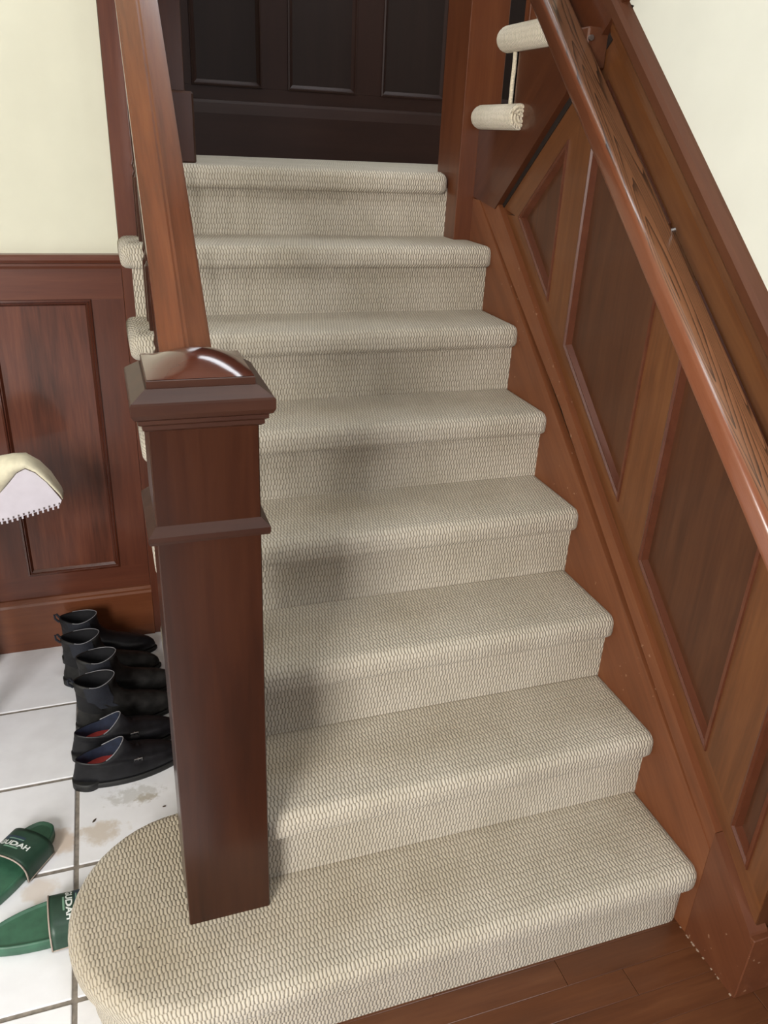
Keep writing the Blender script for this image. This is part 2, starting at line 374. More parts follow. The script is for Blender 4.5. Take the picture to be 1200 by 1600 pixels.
# right wall, plane x = .02, flight of panels parallel to the stair, cream plaster above
wr = struct('wall_right', prism([(-.17, 0), (1.50, 0), (1.50, 1.29), (.84, 1.882), (-.17, 2.79)], 0, XR+.024, XR+.12), M['cream_r'])
obj('wall_end', mk(XR+.002, 1.08, -.172, -.12, 0, 2.75), M['panel_z'], wr)
obj('plaster', prism([(-.17, 1.02), (.85, 1.90), (.775, 1.941), (-.17, 2.78)], 0, XR-.002, XR+.024), M['cream_r'], wr)
pb = lambda y: .389+.872*y
pt = lambda y: 1.03+.87*y
fi = lambda y: 2.528-.93*y
l2 = lambda y: .30+.861*y
cb = lambda y: 1.16+.87*y
obj('rail', prism([(-.17, l2(-.17)-.03), (1.34, l2(1.34)-.03), (1.19, pb(1.19)), (-.17, pb(-.17))], 0, XR, XR+.024), M['frame_s'], wr)
obj('rail', prism([(-.17, pt(-.17)+.0006), (.832, pt(.832)), (.845, 1.885), (-.17, cb(-.17)+.02)], 0, XR+.0002, XR+.024), M['frame_s'], wr)
obj('rail', prism([(1.345, 1.452), (.845, 1.885), (.8325, fi(.8325)), (1.1895, fi(1.1895))], 0, XR+.0004, XR+.024), M['frame_t'], wr)
for a, b in ((-.17, -.115), (-.049, .066), (.40, .515)):
    obj('stile', prism([(a, pb(a)+.0005), (b, pb(b)+.0005), (b, pt(b)), (a, pt(a))], 0, XR-.0004, XR+.024), M['frame_z'], wr)
obj('stile', prism([(.858, pb(.858)+.0005), (.968, pb(.968)+.0005), (.968, fi(.968)), (.858, fi(.858))], 0, XR-.0004, XR+.024), M['frame_z'], wr)
panels = [[(1.188, pb(1.188)), (.969, fi(.969)), (.967, pb(.967))],
          [(.515, pb(.515)), (.858, pb(.858)), (.858, fi(.858)), (.832, fi(.832)), (.515, pt(.515))],
          [(.066, pb(.066)), (.40, pb(.40)), (.40, pt(.40)), (.066, pt(.066))],
          [(-.115, pb(-.115)), (-.049, pb(-.049)), (-.049, pt(-.049)), (-.115, pt(-.115))]]
for P in panels:
    obj('panel', prism(P, 0, XR+.013, XR+.026), M['panel_z'], wr)
    obj('panel_molding', ring(P, [(-.001, XR), (0, XR-.005), (.004, XR-.006), (.007, XR-.001), (.0105, XR-.002), (.015, XR+.0135)], 0), M['mold_b'], wr)
# cove and cap board on top of the panelling
def slopebar(sec, y0, y1, z0, slope, end=None, start=None):
    """sec: (x, dz) section swept along y with z = z0 + slope*y + dz"""
    bm = bmesh.new(); A = [bm.verts.new((x, y0, z0+slope*y0+dz)) for x, dz in sec]
    B = [bm.verts.new((x, (y1 if end is None else end(dz)), z0+slope*(y1 if end is None else end(dz))+dz)) for x, dz in sec]; n = len(sec)
    bm.faces.new(A); bm.faces.new(B[::-1])
    for i in range(n): bm.faces.new((A[i], B[i], B[(i+1) % n], A[(i+1) % n]))
    return bm
obj('cove', slopebar([(XR+.001, -.055), (XR-.006, -.052), (XR-.008, -.04), (XR-.012, -.022), (XR-.020, -.008), (XR-.024, 0.002), (XR+.001, 0.002)], -.17, .84, 1.165, .87), M['frame_s'], wr)
obj('cap', slopebar([(XR+.001, 0), (XR-.028, 0), (XR-.034, .006), (XR-.034, .030), (XR-.026, .040), (XR-.010, .046), (XR+.001, .048)], -.17, .84, 1.167, .87), M['cap'], wr)

# ------------------------------------------------------------------ carpet parts with UVs
def uvlayer(bm): return bm.loops.layers.uv.verify()
def pad(outline, z_top, T=.062, r=.026, r2=.016, sx=1):
    """cushioned carpet tread: outline CCW list of (x,y); side wraps round with a rounded nose"""
    bm = bmesh.new(); uv = uvlayer(bm); n = len(outline)
    nor = []
    for i in range(n):
        a, b, c = Vector(outline[i-1]), Vector(outline[i]), Vector(outline[(i+1) % n])
        t1, t2 = (b-a).normalized(), (c-b).normalized(); n1, n2 = Vector((-t1.y, t1.x)), Vector((-t2.y, t2.x))
        q = (n1+n2); q = q/ max(.35, q.dot(n1)) ; nor.append(q)
    prof = [(r*(1-math.sin(a)), -r*(1-math.cos(a))) for a in [PI/2*k/6 for k in range(7)]]
    prof += [(0, -(T-r2))]+[(r2*(1-math.cos(a)), -(T-r2)-r2*math.sin(a)) for a in [PI/2*k/4 for k in range(1, 5)]]+[(.045, -T)]
    arc = [0]
    for p, q in zip(prof, prof[1:]): arc.append(arc[-1]+math.dist(p, q))
    us = [0]
    for i in range(n): us.append(us[-1]+math.dist(outline[i], outline[(i+1) % n]))
    loops = [[bm.verts.new((outline[i][0]+nor[i].x*d, outline[i][1]+nor[i].y*d, z_top+z)) for i in range(n)] for d, z in prof]
    # outline starts at the right front corner and runs to the left: u along it = -x
    x00, y00 = outline[0]
    for j in range(len(prof)-1):
        for i in range(n):
            k = (i+1) % n
            f = bm.faces.new((loops[j][i], loops[j][k], loops[j+1][k], loops[j+1][i])); f.smooth = True
            for l, (ii, jj) in zip(f.loops, ((i, j), (k, j), (k, j+1), (i, j+1))):
                q = Vector(outline[ii])+nor[ii]*(r-arc[jj]); l[uv].uv = (sx*q.x, q.y-y00)
    f = bm.faces.new(loops[0])
    for l in f.loops: l[uv].uv = (sx*l.vert.co.x, l.vert.co.y-y00)
    bm.faces.new(loops[-1][::-1]); return bm
def rounded_outline(x0, x1, y0, y1, rl=.03, rr=.028):
    """starts at right front, clockwise seen from above (front edge towards -x, then back)"""
    pts = []
    for k in range(5): a = PI/2*k/4; pts.append((x1-rr+rr*math.cos(a), y0+rr-rr*math.sin(a)))
    for k in range(5): a = PI/2*k/4; pts.append((x0+rl-rl*math.sin(a), y0+rl-rl*math.cos(a)))
    pts += [(x0, y1), (x1, y1)]
    return pts[1:]+[pts[0]] if False else pts
# pad() pushes inwards along the left normal, so outlines run counter-clockwise: mirror order
def pad_cw(o, *a, **k):
    """o given clockwise"""
    bm = bmesh.new(); bm.free()
    return pad_any(o, *a, **k)
def pad_any(outline, z_top, **k):
    # convert to CCW while keeping u running along the front: reverse x by building mirrored normals
    A = sum(outline[i][0]*outline[(i+1) % len(outline)][1]-outline[(i+1) % len(outline)][0]*outline[i][1] for i in range(len(outline)))
    if A < 0:
        mo = [(-x, y) for x, y in outline]; bm = pad(mo, z_top, sx=-1, **k)
        for v in bm.verts: v.co.x = -v.co.x
        uv = bm.loops.layers.uv.verify()
        bmesh.ops.reverse_faces(bm, faces=bm.faces)
        return bm
    return pad(outline, z_top, **k)
def uvslab(bm, x0, x1, y0, y1, z0, z1):
    uv = uvlayer(bm); old = set(bm.faces); box(bm, x0, x1, y0, y1, z0, z1)
    for f in bm.faces:
        if f in old: continue
        nrm = f.normal if f.normal.length else None
        f.normal_update(); nn = f.normal
        for l in f.loops:
            c = l.vert.co
            l[uv].uv = (-c.x, c.y) if abs(nn.z) > .5 else ((-c.x, c.z) if abs(nn.y) > .5 else (c.y, c.z))
    return bm

XL = -1.068
stair = thing('staircase', 'flight of eight steps wrapped in beige looped carpet, rising to the landing', 'staircase', (-.53, .0, 0))
# bottom step with a bullnose end
cx, cy, R = -1.058, .222, .250
def bull(d):
    pts = [(.012-.032+.032*math.cos(PI/2*k/4), -NO+d+.032-.032*math.sin(PI/2*k/4)) for k in range(5)]
    pts += [(x, -NO+d) for x in (-.1, -.35, -.7, -.95)]
    for k in range(0, 29):
        a = -PI/2-PI*k/24*.98
        pts.append((cx+(R-d)*math.cos(a), cy+(R-d)*math.sin(a)))
    x, y = pts[-1]
    pts += [(-.90, .40), (.012, .30)]
    return pts
ol = bull(0)
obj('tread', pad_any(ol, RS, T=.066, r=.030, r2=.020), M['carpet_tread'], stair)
ri = bull(.029); bm = bmesh.new(); uv = uvlayer(bm); s = 0
va = [bm.verts.new((x, y, 0)) for x, y in ri]; vb = [bm.verts.new((x, y, RS-.05)) for x, y in ri]
for i in range(len(ri)-2):
    d = math.dist(ri[i], ri[i+1]); f = bm.faces.new((va[i], va[i+1], vb[i+1], vb[i])); f.smooth = True
    for l, q in zip(f.loops, ((s, 0), (s+d, 0), (s+d, RS-.05), (s, RS-.05))): l[uv].uv = q
    s += d
obj('riser', bm, M['carpet'], stair)
for k in range(2, 8):
    y0 = (k-1)*G-NO; z = k*RS
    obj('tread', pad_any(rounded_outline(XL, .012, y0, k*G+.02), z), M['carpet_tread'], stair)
for k in range(2, 9):
    y = (k-1)*G; x1 = .004 if k < 8 else -.052
    obj('riser', uvslab(bmesh.new(), -1.040, x1, y, y+.012, (k-1)*RS-.01, k*RS-.045), M['carpet'], stair)
YN = 7*G
obj('landing', pad_any(rounded_outline(XL+.03, -.060, YN-NO, YN+.2, .03, .028), 8*RS), M['carpet'], stair)
obj('landing_floor', uvslab(bmesh.new(), -1.05, 1.08, YN+.06, YB, 8*RS-.062, 8*RS-.0008), M['carpet'], stair)
# closed side of the stair under the treads
sp_ = [(.20, 0), (.20, RS-.05)]
sp_ = [(.26, 0)]+[(.26, .30)]
for k in range(2, 8): sp_ += [((k-1)*G+.004, k*RS-.055), (k*G+.004, k*RS-.055)]
sp_ += [(7*G+.004, 8*RS-.06), (YL-.014+.06, 8*RS-.06), (YL+.046, 0)]
q = [(.26, 0), (.26, 2*RS-.055)]
for k in range(2, 8): q += [(k*G+.004, k*RS-.055), (k*G+.004, (k+1)*RS-.055)]
q += [(YL+.05, 8*RS-.055), (YL+.05, 0)]
obj('side_panel', prism(q, 0, -1.020, -1.002), M['panel_z'], stair)
# skirt boards against the right wall
l1 = lambda y: .288+.868*y
lt = lambda y: .338+.861*y
obj('skirt_board', prism([(-.032, 0), (1.466, 0), (1.466, 1.452), (1.42, 1.452), (-.032, l1(-.032))], 0, 0, .02), M['skirt'], stair)
obj('skirt_board', prism([(-.032, l1(-.032)-.001), (.79, l1(.79)-.001), (.79, lt(.79)), (-.032, lt(-.032))], 0, .0025, .0445), M['skirt'], stair)
obj('skirt_board', prism([(.7915, l1(.7915)-.001), (1.42, 1.452), (1.31, lt(1.31)-.004), (.7915, lt(.7915)-.001)], 0, .0035, .0445), M['skirt'], stair)
obj('skirt_board', prism([(-.193, 0), (-.0335, 0), (-.0335, lt(-.0335)+.001), (-.180, lt(-.180)), (-.193, .16)], 0, -.0008, .0445), M['skirt_end'], stair, label='darker end block of the skirt board on the floor')
bm = bmesh.new(); random.seed(3)
for k in range(16):
    y = -.19+random.random()*.17; s = .0007+random.random()*.0016
    box(bm, -.0015-s*1.2, -.0005, y, y+s*2.5, 0, s*.8)
obj('paint_chips', bm, M['chip'], stair, kind='stuff', label='pale chipped paint along the foot of the skirt board')
struct('baseboard_front', mk(.0, 1.08, -.195, -.173, 0, .178, bev=.002), M['skirt_end'])

# ------------------------------------------------------------------ newel posts
def newel_cap(t, cx, cy, zb, wood_, s=1.0):
    """stepped moulding, slab, bevel, block and pillow dome"""
    def sq(h): return [(cx-h*s, cy-h*s), (cx+h*s, cy-h*s), (cx+h*s, cy+h*s), (cx-h*s, cy+h*s)]
    def stack(pr):
        bm = bmesh.new(); L = [[bm.verts.new((*p, z)) for p in sq(h)] for h, z in pr]
        for a, b in zip(L, L[1:]):
            for i in range(4): bm.faces.new((a[i], a[(i+1) % 4], b[(i+1) % 4], b[i]))
        bm.faces.new(L[0][::-1]); bm.faces.new(L[-1]); return bm
    obj('cap_molding', stack([(.082, zb-.006), (.087, zb-.002), (.087, zb+.004), (.0925, zb+.008), (.0925, zb+.0135)]), M['newel_x'], t)
    obj('cap_slab', stack([(.092, zb+.0135), (.098, zb+.017), (.1015, zb+.024), (.1015, zb+.038), (.0995, zb+.041), (.0790, zb+.0555)]), M['newel_x'], t)
    obj('cap_block', stack([(.0765, zb+.053), (.0765, zb+.0655), (.0755, zb+.0665)]), M['newel_x'], t)
    bm = bmesh.new(); n = 20; gr = []
    for i in range(n+1):
        row = []
        for j in range(n+1):
            u, v = -1+2*i/n, -1+2*j/n
            h = (max(0, math.cos(PI/2*u)*math.cos(PI/2*v)))**.9
            row.append(bm.verts.new((cx+u*.0752*s, cy+v*.0752*s, zb+.0672+.025*h)))
        gr.append(row)
    for i in range(n):
        for j in range(n):
            f = bm.faces.new((gr[i][j], gr[i+1][j], gr[i+1][j+1], gr[i][j+1])); f.smooth = True
    obj('cap_dome', bm, M['dome'], t)
M['dome'] = wood('dome_wood', (.075, .018, .009), 'x', .14, .3, .5)
nx, ny, nw = -.9975, .236, .0795
nw1 = thing('newel_post', 'square dark wooden newel post with domed cap standing on the bottom step', 'newel post', (nx, ny, RS))
obj('shaft', mk(nx-nw, nx+nw, ny-nw, ny+nw, RS-.002, 1.225, bev=.0018), M['newel_z'], nw1)
obj('band', ring([(nx-nw, ny-nw), (nx+nw, ny-nw), (nx+nw, ny+nw), (nx-nw, ny+nw)], [(0, 1.038), (-.011, 1.042), (-.013, 1.047), (-.013, 1.055), (-.0, 1.068)], 2), M['newel_x'], nw1)
newel_cap(nw1, nx, ny, 1.226, M['newel_x'])
lx, ly = -.915, 1.68
nw2 = thing('newel_post', 'dark wooden post with a block base at the left end of the landing', 'newel post', (lx, ly, 8*RS))
obj('base_block', mk(lx-.09, lx+.09, ly-.08, ly+.08, 8*RS-.002, 1.705, bev=.006), M['newel_z'], nw2)
obj('shaft', mk(lx-.068, lx+.068, ly-.068, ly+.068, 1.704, 2.68, bev=.002), M['newel_z'], nw2)
newel_cap(nw2, lx, ly, 2.684, M['newel_x'], .86)
nw3 = thing('newel_post', 'reddish wooden post at the right corner of the landing between both flights', 'newel post', (.005, 1.55, 7*RS))
obj('shaft', mk(-.055, .066, 1.467, 1.640, 7*RS-.002, 2.70, bev=.0015), M['post_z'], nw3)
newel_cap(nw3, .005, 1.553, 2.704, M['newel_x'], .9)

# ------------------------------------------------------------------ left railing
rl = thing('stair_railing', 'glossy brown handrail with slim balusters running up from the domed newel post', 'railing', (-1.0, .33, 1.2))
y0, z0 = .33, 1.289
def lrail(sec, ya, yb):
    bm = bmesh.new(); L = []
    for y in (ya, yb):
        cxr = -1.000+.004*(y-y0); cz = z0+SL*(y-y0); L.append([bm.verts.new((cxr+x, y, cz+dz)) for x, dz in sec])
    n = len(sec); bm.faces.new(L[0]); bm.faces.new(L[1][::-1])
    for i in range(n): bm.faces.new((L[0][i], L[1][i], L[1][(i+1) % n], L[0][(i+1) % n]))
    es = [e for e in bm.edges if abs(e.verts[0].co.y-e.verts[1].co.y) > .1]
    bmesh.ops.bevel(bm, geom=es, offset=.004, segments=2, affect='EDGES'); return bm
obj('handrail', lrail([(-.0415, -.016), (.0, .004), (.0415, -.016), (.0415, -.050), (.028, -.074), (-.028, -.074), (-.0415, -.050)], .27, 1.63), M['rail'], rl)
bal = None
for k in range(2, 8):
    for dy in (.055, .165):
        y = (k-1)*G+dy
        if y < .33: continue
        zt = z0+SL*(y-y0)-.055; zb = k*RS; cxr = -1.004+.0189*(y-y0)*.3
        bm = bmesh.new(); box(bm, cxr-.016, cxr+.016, y-.016, y+.016, zb-.004, zb+.16, bev=.002)
        lathe(bm, cxr, y, [(.0155, zb+.158), (.011, zb+.17), (.015, zb+.185), (.011, zb+.20), (.014, zb+.30), (.0115, zt-.18), (.015, zt-.165), (.0155, zt-.15)])
        box(bm, cxr-.016, cxr+.016, y-.016, y+.016, zt-.152, zt, bev=.002)
        obj('baluster', bm, M['newel_z'], rl)

# ------------------------------------------------------------------ wall handrail on the right
wh = thing('wall_handrail', 'thick oak handrail with bold dark grain fixed along the panelled right wall', 'handrail', (-.06, .4, 1.4))
def rr(x0, x1, z0, z1, rads, n=5):
    pts = []
    for (cx_, cz_, sx, sz, a0), r in zip(((x1, z1, -1, -1, 0), (x0, z1, 1, -1, 90), (x0, z0, 1, 1, 180), (x1, z0, -1, 1, 270)), rads):
        for k in range(n+1):
            a = math.radians(a0+90*k/n); pts.append((cx_+sx*r+r*math.cos(a), cz_+sz*r+r*math.sin(a)))
    return pts
bm = slopebar(rr(-.106, -.032, -.070, 0, (.008, .017, .026, .014)), -.40, 1.16, 1.097, SL)
for f in bm.faces: f.smooth = len(f.verts) == 4
obj('rail', bm, M['oak'], wh)
for y in (.90, -.10):
    zc = 1.097+SL*y
    b_ = obj('bracket', mk(-.034, XR+.001, y-.045, y+.03, zc-.095, zc-.012, bev=.004), M['cap'], wh)
    bm = bmesh.new(); tube(bm, [(-.030, y-.048, zc-.035), (-.030, y-.055, zc-.035)], .006, 10)
    obj('screw', bm, M['steel'], b_)
bm = bmesh.new(); tube(bm, [(-.034, .445, 1.097+SL*.445-.010), (-.024, .44, 1.097+SL*.445-.006)], .004, 8)
obj('screw', bm, M['steel'], wh, label='small metal fixing beside the rail')

# ------------------------------------------------------------------ second flight, going up towards the camera on the right
up = thing('upper_staircase', 'second flight with brown stringer and carpet-wrapped step ends, rising above the panelling', 'staircase', (.5, 1.467, 8*RS))
ry = lambda k: 1.486-.2205*(k-1)            # riser k of flight 2
fb = lambda y: 2.608-.90*y                   # bottom line of the stringer
poly = [(1.4665, 1.458), (1.31, 1.436), (-.19, fb(-.19)), (-.19, 8*RS+8*RS-.05)]
top = []
for k in range(8, 1, -1):
    top += [(ry(k), 8*RS+k*RS-.06), (ry(k), 8*RS+(k-1)*RS-.06)]
poly = [(1.4665, 1.458), (1.31, 1.436), (-.19, fb(-.19)), (-.19, 8*RS+8*RS-.06)]+top+[(1.4665, 9*RS-.06)]
obj('stringer', prism(poly, 0, 0, .018), M['stringer'], up)
obj('shadow_strip', prism([(1.33, 1.425), (1.30, 1.43), (.77, 1.892), (.80, 1.90)], 0, .0175, .0215), M['shadowgap'], up, label='dark gap under the stringer')
obj('soffit', prism([(1.40, 1.50), (-.19, fb(-.19)+.03), (-.19, fb(-.19)+.06), (1.40, 1.53)], 0, .03, 1.08), M['cream_r'], up)
def roll_end(y_far, y_near, zc, r=.033):
    """carpet return along the open side: fat roll with rounded far end and a spiral near end"""
    bm = bmesh.new(); uv = uvlayer(bm); n = 20; L = []
    st = [(y_far, .55), (y_far-.004, .78), (y_far-.010, .92), (y_far-.02, 1.0), (y_near+.006, 1.0), (y_near, .93)]
    for y, s in st:
        L.append([bm.verts.new((-.005+1.02*r*s*math.cos(2*PI*k/n), y, zc+r*s*math.sin(2*PI*k/n))) for k in range(n)])
    for (a, (ya, _)), (b, (yb, _)) in zip(zip(L, st), list(zip(L, st))[1:]):
        for k in range(n):
            f = bm.faces.new((a[k], a[(k+1) % n], b[(k+1) % n], b[k])); f.smooth = True
            for l, q in zip(f.loops, ((ya, k), (ya, k+1), (yb, k+1), (yb, k))): l[uv].uv = (q[0], q[1]*2*PI*r/n)
    for ln in (L[0], L[-1][::-1]):
        f = bm.faces.new(ln)
        for l in f.loops: l[uv].uv = (l.vert.co.x, l.vert.co.z)
    return bm
def spiral(y, zc, r=.033):
    bm = bmesh.new(); pts = []
    for k in range(60):
        a = k/59*2*PI*2.6; q = .004+(r*.88-.004)*k/59; pts.append((-.005+q*math.cos(a), y-.001, zc+q*math.sin(a)))
    return tube(bm, pts, .0042, 6)
for k in range(1, 8):
    zt = 8*RS+k*RS; yf = min(ry(k)+.055, 1.464 if k == 1 else 9); yn = ry(k+1)-(.07 if k == 1 else .03)
    if k == 1: yf = 1.463
    o = obj('tread', uvslab(bmesh.new(), .0, 1.08, ry(k+1)-.01, ry(k)+(.045 if k > 1 else -.02), zt-.055, zt), M['carpet'], up)
    o2 = obj('tread_end', roll_end(yf+(.015 if k > 1 else 0), yn, zt-.031), M['rope_c'] if 'rope_c' in M else M['carpet'], up)
    obj('spiral', spiral(yn, zt-.031), M['rope'], o2)
    bm = bmesh.new(); tube(bm, [(-.004, ry(k+1)+.001+random.uniform(-.001, .001), zt-.004+j*(RS-.06)/8) for j in range(9)], .0062, 8)
    obj('riser_edge', bm, M['rope'], up, smooth=True)
    obj('riser', uvslab(bmesh.new(), .0, 1.08, ry(k)-.012, ry(k), zt-RS, zt-.05), M['carpet'], up)
    if k > 1:
        for y in (ry(k)-.008, ry(k)-.115):
            bm = bmesh.new(); box(bm, .014, .044, y-.015, y+.015, zt-.004, zt+.10, bev=.002)
            lathe(bm, .029, y, [(.0145, zt+.098), (.010, zt+.11), (.0145, zt+.125), (.011, zt+.14), (.014, zt+.25), (.011, zt+.70)])
            box(bm, .014, .044, y-.015, y+.015, zt+.69, zt+.90, bev=.002)
            obj('baluster', bm, M['post_z'], up)
obj('handrail', slopebar(rr(-.012, .07, 0, .06, (.015,)*4), -.19, 1.50, 8*RS+RS+.88+SL*1.486, -SL), M['rail'], up)

# ------------------------------------------------------------------ shoes
def foot_ring(x0, x1, w, z, n=40, power=.55, heel=.8):
    pts = []
    for k in range(n):
        a = 2*PI*k/n; t = (1-math.cos(a))/2; s = 1 if a < PI else -1
        hw = w*(max(0, math.sin(PI*t))**power)*(heel+(1-heel)*math.sin(PI/2*min(1, t/.65)))
        pts.append((x0+(x1-x0)*t, s*hw+.006*math.sin(PI*t)*(1 if x1-x0 > .2 else 0), z))
    return pts
def loft(bm, rings, cap0=False, cap1=False):
    L = [[bm.verts.new(p) for p in r] for r in rings]; n = len(L[0])
    for a, b in zip(L, L[1:]):
        for k in range(n): bm.faces.new((a[k], a[(k+1) % n], b[(k+1) % n], b[k])).smooth = True
    if cap0: bm.faces.new(L[0][::-1])
    if cap1: bm.faces.new(L[-1])
    return bm
BOOT = [(.012, 0, .290, .046), (.022, -.002, .291, .048), (.034, -.002, .287, .047), (.044, 0, .277, .045), (.053, .003, .258, .043), (.060, .005, .232, .041), (.068, .006, .205, .039), (.078, .007, .175, .037), (.090, .008, .148, .036), (.105, .008, .130, .036), (.125, .006, .121, .037), (.145, .003, .118, .038), (.153, .002, .117, .038)]
SHOE = [(.012, 0, .292, .047), (.022, -.002, .293, .049), (.032, -.002, .288, .048), (.041, .001, .276, .046), (.048, .003, .256, .044), (.054, .005, .228, .041), (.060, .006, .195, .038), (.067, .008, .160, .035), (.076, .009, .135, .032)]
def sole_parts(t, x1, w):
    bm = bmesh.new(); loft(bm, [foot_ring(-.004, x1+.004, w+.003, .0), foot_ring(-.005, x1+.006, w+.004, .003), foot_ring(-.005, x1+.006, w+.004, .011), foot_ring(-.003, x1+.003, w+.001, .013)], True, True)
    obj('sole', bm, M['rubber'], t, local=True)
    bm = bmesh.new(); loft(bm, [foot_ring(-.006, .075, w*.72, .0, power=.45), foot_ring(-.006, .075, w*.74, .020, power=.45)], True, True)
    obj('heel', bm, M['rubber'], t, local=True)
def boot(label, x, y, rz, dusty=False, tab=True, group='black ankle boots'):
    t = thing('boot', label, 'boot', (x, y, 0), rz); t['group'] = group
    bm = bmesh.new(); R_ = [foot_ring(a, b, w, z) for z, a, b, w in BOOT]
    # tilt the top line: higher at the front and back
    top_ = [(px_, py_, pz_+.010*abs((px_-.06)/.06)**1.5) for px_, py_, pz_ in R_[-1]]
    R_[-1] = top_
    inner = [[(px_*.94+.004, py_*.90, pz_-.001) for px_, py_, pz_ in top_]]
    loft(bm, R_+inner, True); obj('upper', bm, M['leather_dusty'] if dusty else M['leather'], t, local=True)
    bm = bmesh.new(); inn = [[(px_*.935+.004, py_*.89, pz_-dz) for px_, py_, pz_ in top_] for dz in (.001, .03, .09)]
    loft(bm, inn, False, True); obj('lining', bm, M['darklining'], t, local=True)
    bm = bmesh.new(); tube(bm, [p for p in top_[8:33]], .0011, 5); obj('edge_trim', bm, M['edge'], t, local=True)
    for s in (1, -1):           # elastic side gores
        bm = bmesh.new(); L = []
        for z, a, b, w in BOOT[7:]:
            f = foot_ring(a, b, w+.0028, z); n = len(f); c = n//4 if s > 0 else 3*n//4; half = 4 if z > .1 else 2
            L.append([bm.verts.new(f[c+d]) for d in range(-half, half+1)] if half == 4 else [bm.verts.new(f[c+int(round(d*half/4))]) if False else bm.verts.new((Vector(f[c-half])*(1-(d+4)/8)+Vector(f[c+half])*((d+4)/8)).to_tuple()) for d in range(-4, 5)])
        for a_, b_ in zip(L, L[1:]):
            for k in range(8): bm.faces.new((a_[k], a_[k+1], b_[k+1], b_[k])).smooth = True
        obj('elastic_gore', bm, M['elastic'], t, local=True)
    if tab:
        bm = bmesh.new(); tube(bm, [(.002, 0, .145), (-.009, 0, .158), (-.010, 0, .172), (-.003, 0, .174), (.005, 0, .160)], .0035, 6)
        obj('pull_tab', bm, M['elastic'], t, local=True)
    sole_parts(t, .290, .046); t.scale = (1.0, 1.08, 1.06); return t
def monk(label, x, y, rz):
    t = thing('dress_shoe', label, 'shoe', (x, y, 0), rz); t['group'] = 'black buckled dress shoes'
    bm = bmesh.new(); R_ = [foot_ring(a, b, w, z) for z, a, b, w in SHOE]
    top_ = [(px_, py_, pz_+.024*max(0, (px_-.07)/.065)**1.6-.006*math.sin(PI*min(1, max(0, px_/.13)))) for px_, py_, pz_ in R_[-1]]
    R_[-1] = top_; inner = [[(px_*.96+.003, py_*.92, pz_-.001) for px_, py_, pz_ in top_]]
    loft(bm, R_+inner, True); obj('upper', bm, M['leather'], t, local=True)
    bm = bmesh.new(); inn = [[(px_*.955+.003, py_*.91, pz_-.001) for px_, py_, pz_ in top_], [(px_*.93+.006, py_*.84, max(.03, pz_-.036)) for px_, py_, pz_ in top_]]
    loft(bm, inn, False, False); obj('lining', bm, M['lining'], t, local=True)
    bm = bmesh.new(); bm.faces.new([bm.verts.new((px_*.96+.004, py_*.92, .042)) for px_, py_, _ in top_]); obj('insole', bm, M['redinsole'], t, local=True)
    bm = bmesh.new(); tube(bm, top_[11:30], .0013, 5); obj('edge_trim', bm, M['edge'], t, local=True)
    # strap across the instep: follows the upper's rings between x .13 and .16
    def surf(xq, off):
        pts = []
        for z, a, b, w in SHOE[1:]:
            if b < xq: break
            tt = (xq-a)/(b-a); hw = w*(max(0, math.sin(PI*tt))**.55)*(.8+.2*math.sin(PI/2*min(1, tt/.65))); pts.append((hw+off, z))
        return pts
    bm = bmesh.new(); LL = []
    for xq in (.150, .158, .166, .174):
        s = surf(xq, .0016)[2:]; cy_ = .005
        LL.append([bm.verts.new((xq, -h+cy_, z)) for h, z in s]+[bm.verts.new((xq, cy_, s[-1][1]+.006))]+[bm.verts.new((xq, h*.8+cy_, z)) for h, z in s[::-1]][:2])
    mnn = min(len(l) for l in LL)
    for a_, b_ in zip(LL, LL[1:]):
        for k in range(mnn-1): bm.faces.new((a_[k], a_[k+1], b_[k+1], b_[k])).smooth = True
    st = obj('strap', bm, M['leather'], t, local=True)
    c = Vector((.162, -.036, .049)); bm = bmesh.new()
    pts = [c+Vector((dx, -dz*.45, dz)) for dx, dz in ((-.010, -.011), (.010, -.011), (.010, .011), (-.010, .011))]
    tube(bm, pts, .0014, 6, closed=True); tube(bm, [c+Vector((0, .004, -.010)), c+Vector((0, -.003, .012))], .001, 6)
    obj('buckle', bm, M['steel'], st, local=True)
    sole_parts(t, .292, .047); t.scale = (1.0, 1.08, 1.2); return t
boot('black ankle boot nearest the baseboard, backmost of the row beside the stair', -1.358, 1.405, math.radians(0), group='black ankle boots')
boot('dusty black ankle boot, second from the baseboard, with a pale worn rim', -1.352, 1.285, math.radians(3), True, group='black ankle boots')
boot('scuffed black ankle boot, third from the baseboard, toe behind the newel post', -1.305, 1.165, math.radians(6), True, False, group='black ankle boots')
boot('black ankle boot directly behind the two buckled shoes', -1.312, 1.045, math.radians(8), True, group='black ankle boots')
monk('black dress shoe with red insole, the one tucked behind its nearer twin', -1.322, .922, math.radians(8))
monk('black dress shoe with red insole and steel buckle, frontmost of the row', -1.318, .812, math.radians(9))

# ------------------------------------------------------------------ slides
def text_mesh(s, size):
    cu = bpy.data.curves.new('t', 'FONT'); cu.body = s; cu.size = size; cu.offset = size*.035; cu.space_character = 1.02
    o = bpy.data.objects.new('t', cu); C.objects.link(o); dg = bpy.context.evaluated_depsgraph_get(); dg.update()
    me = bpy.data.meshes.new_from_object(o.evaluated_get(dg)); bm = bmesh.new(); bm.from_mesh(me)
    bpy.data.objects.remove(o); bpy.data.meshes.remove(me); return bm
HW = .054
def strap_pt(x, t, off=0):
    """t -1..1 across the strap (+ = +y side)"""
    a = t*PI/2*1.0; xn = (x-.02)/.11
    hw = HW+.006; H = .058-.012*xn
    y = hw*math.copysign(abs(math.sin(a))**.85, math.sin(a)); z = .006+H*max(0, math.cos(a))**.62
    n = Vector((0, math.sin(a), math.cos(a))).normalized(); return Vector((x, y, z))+n*off
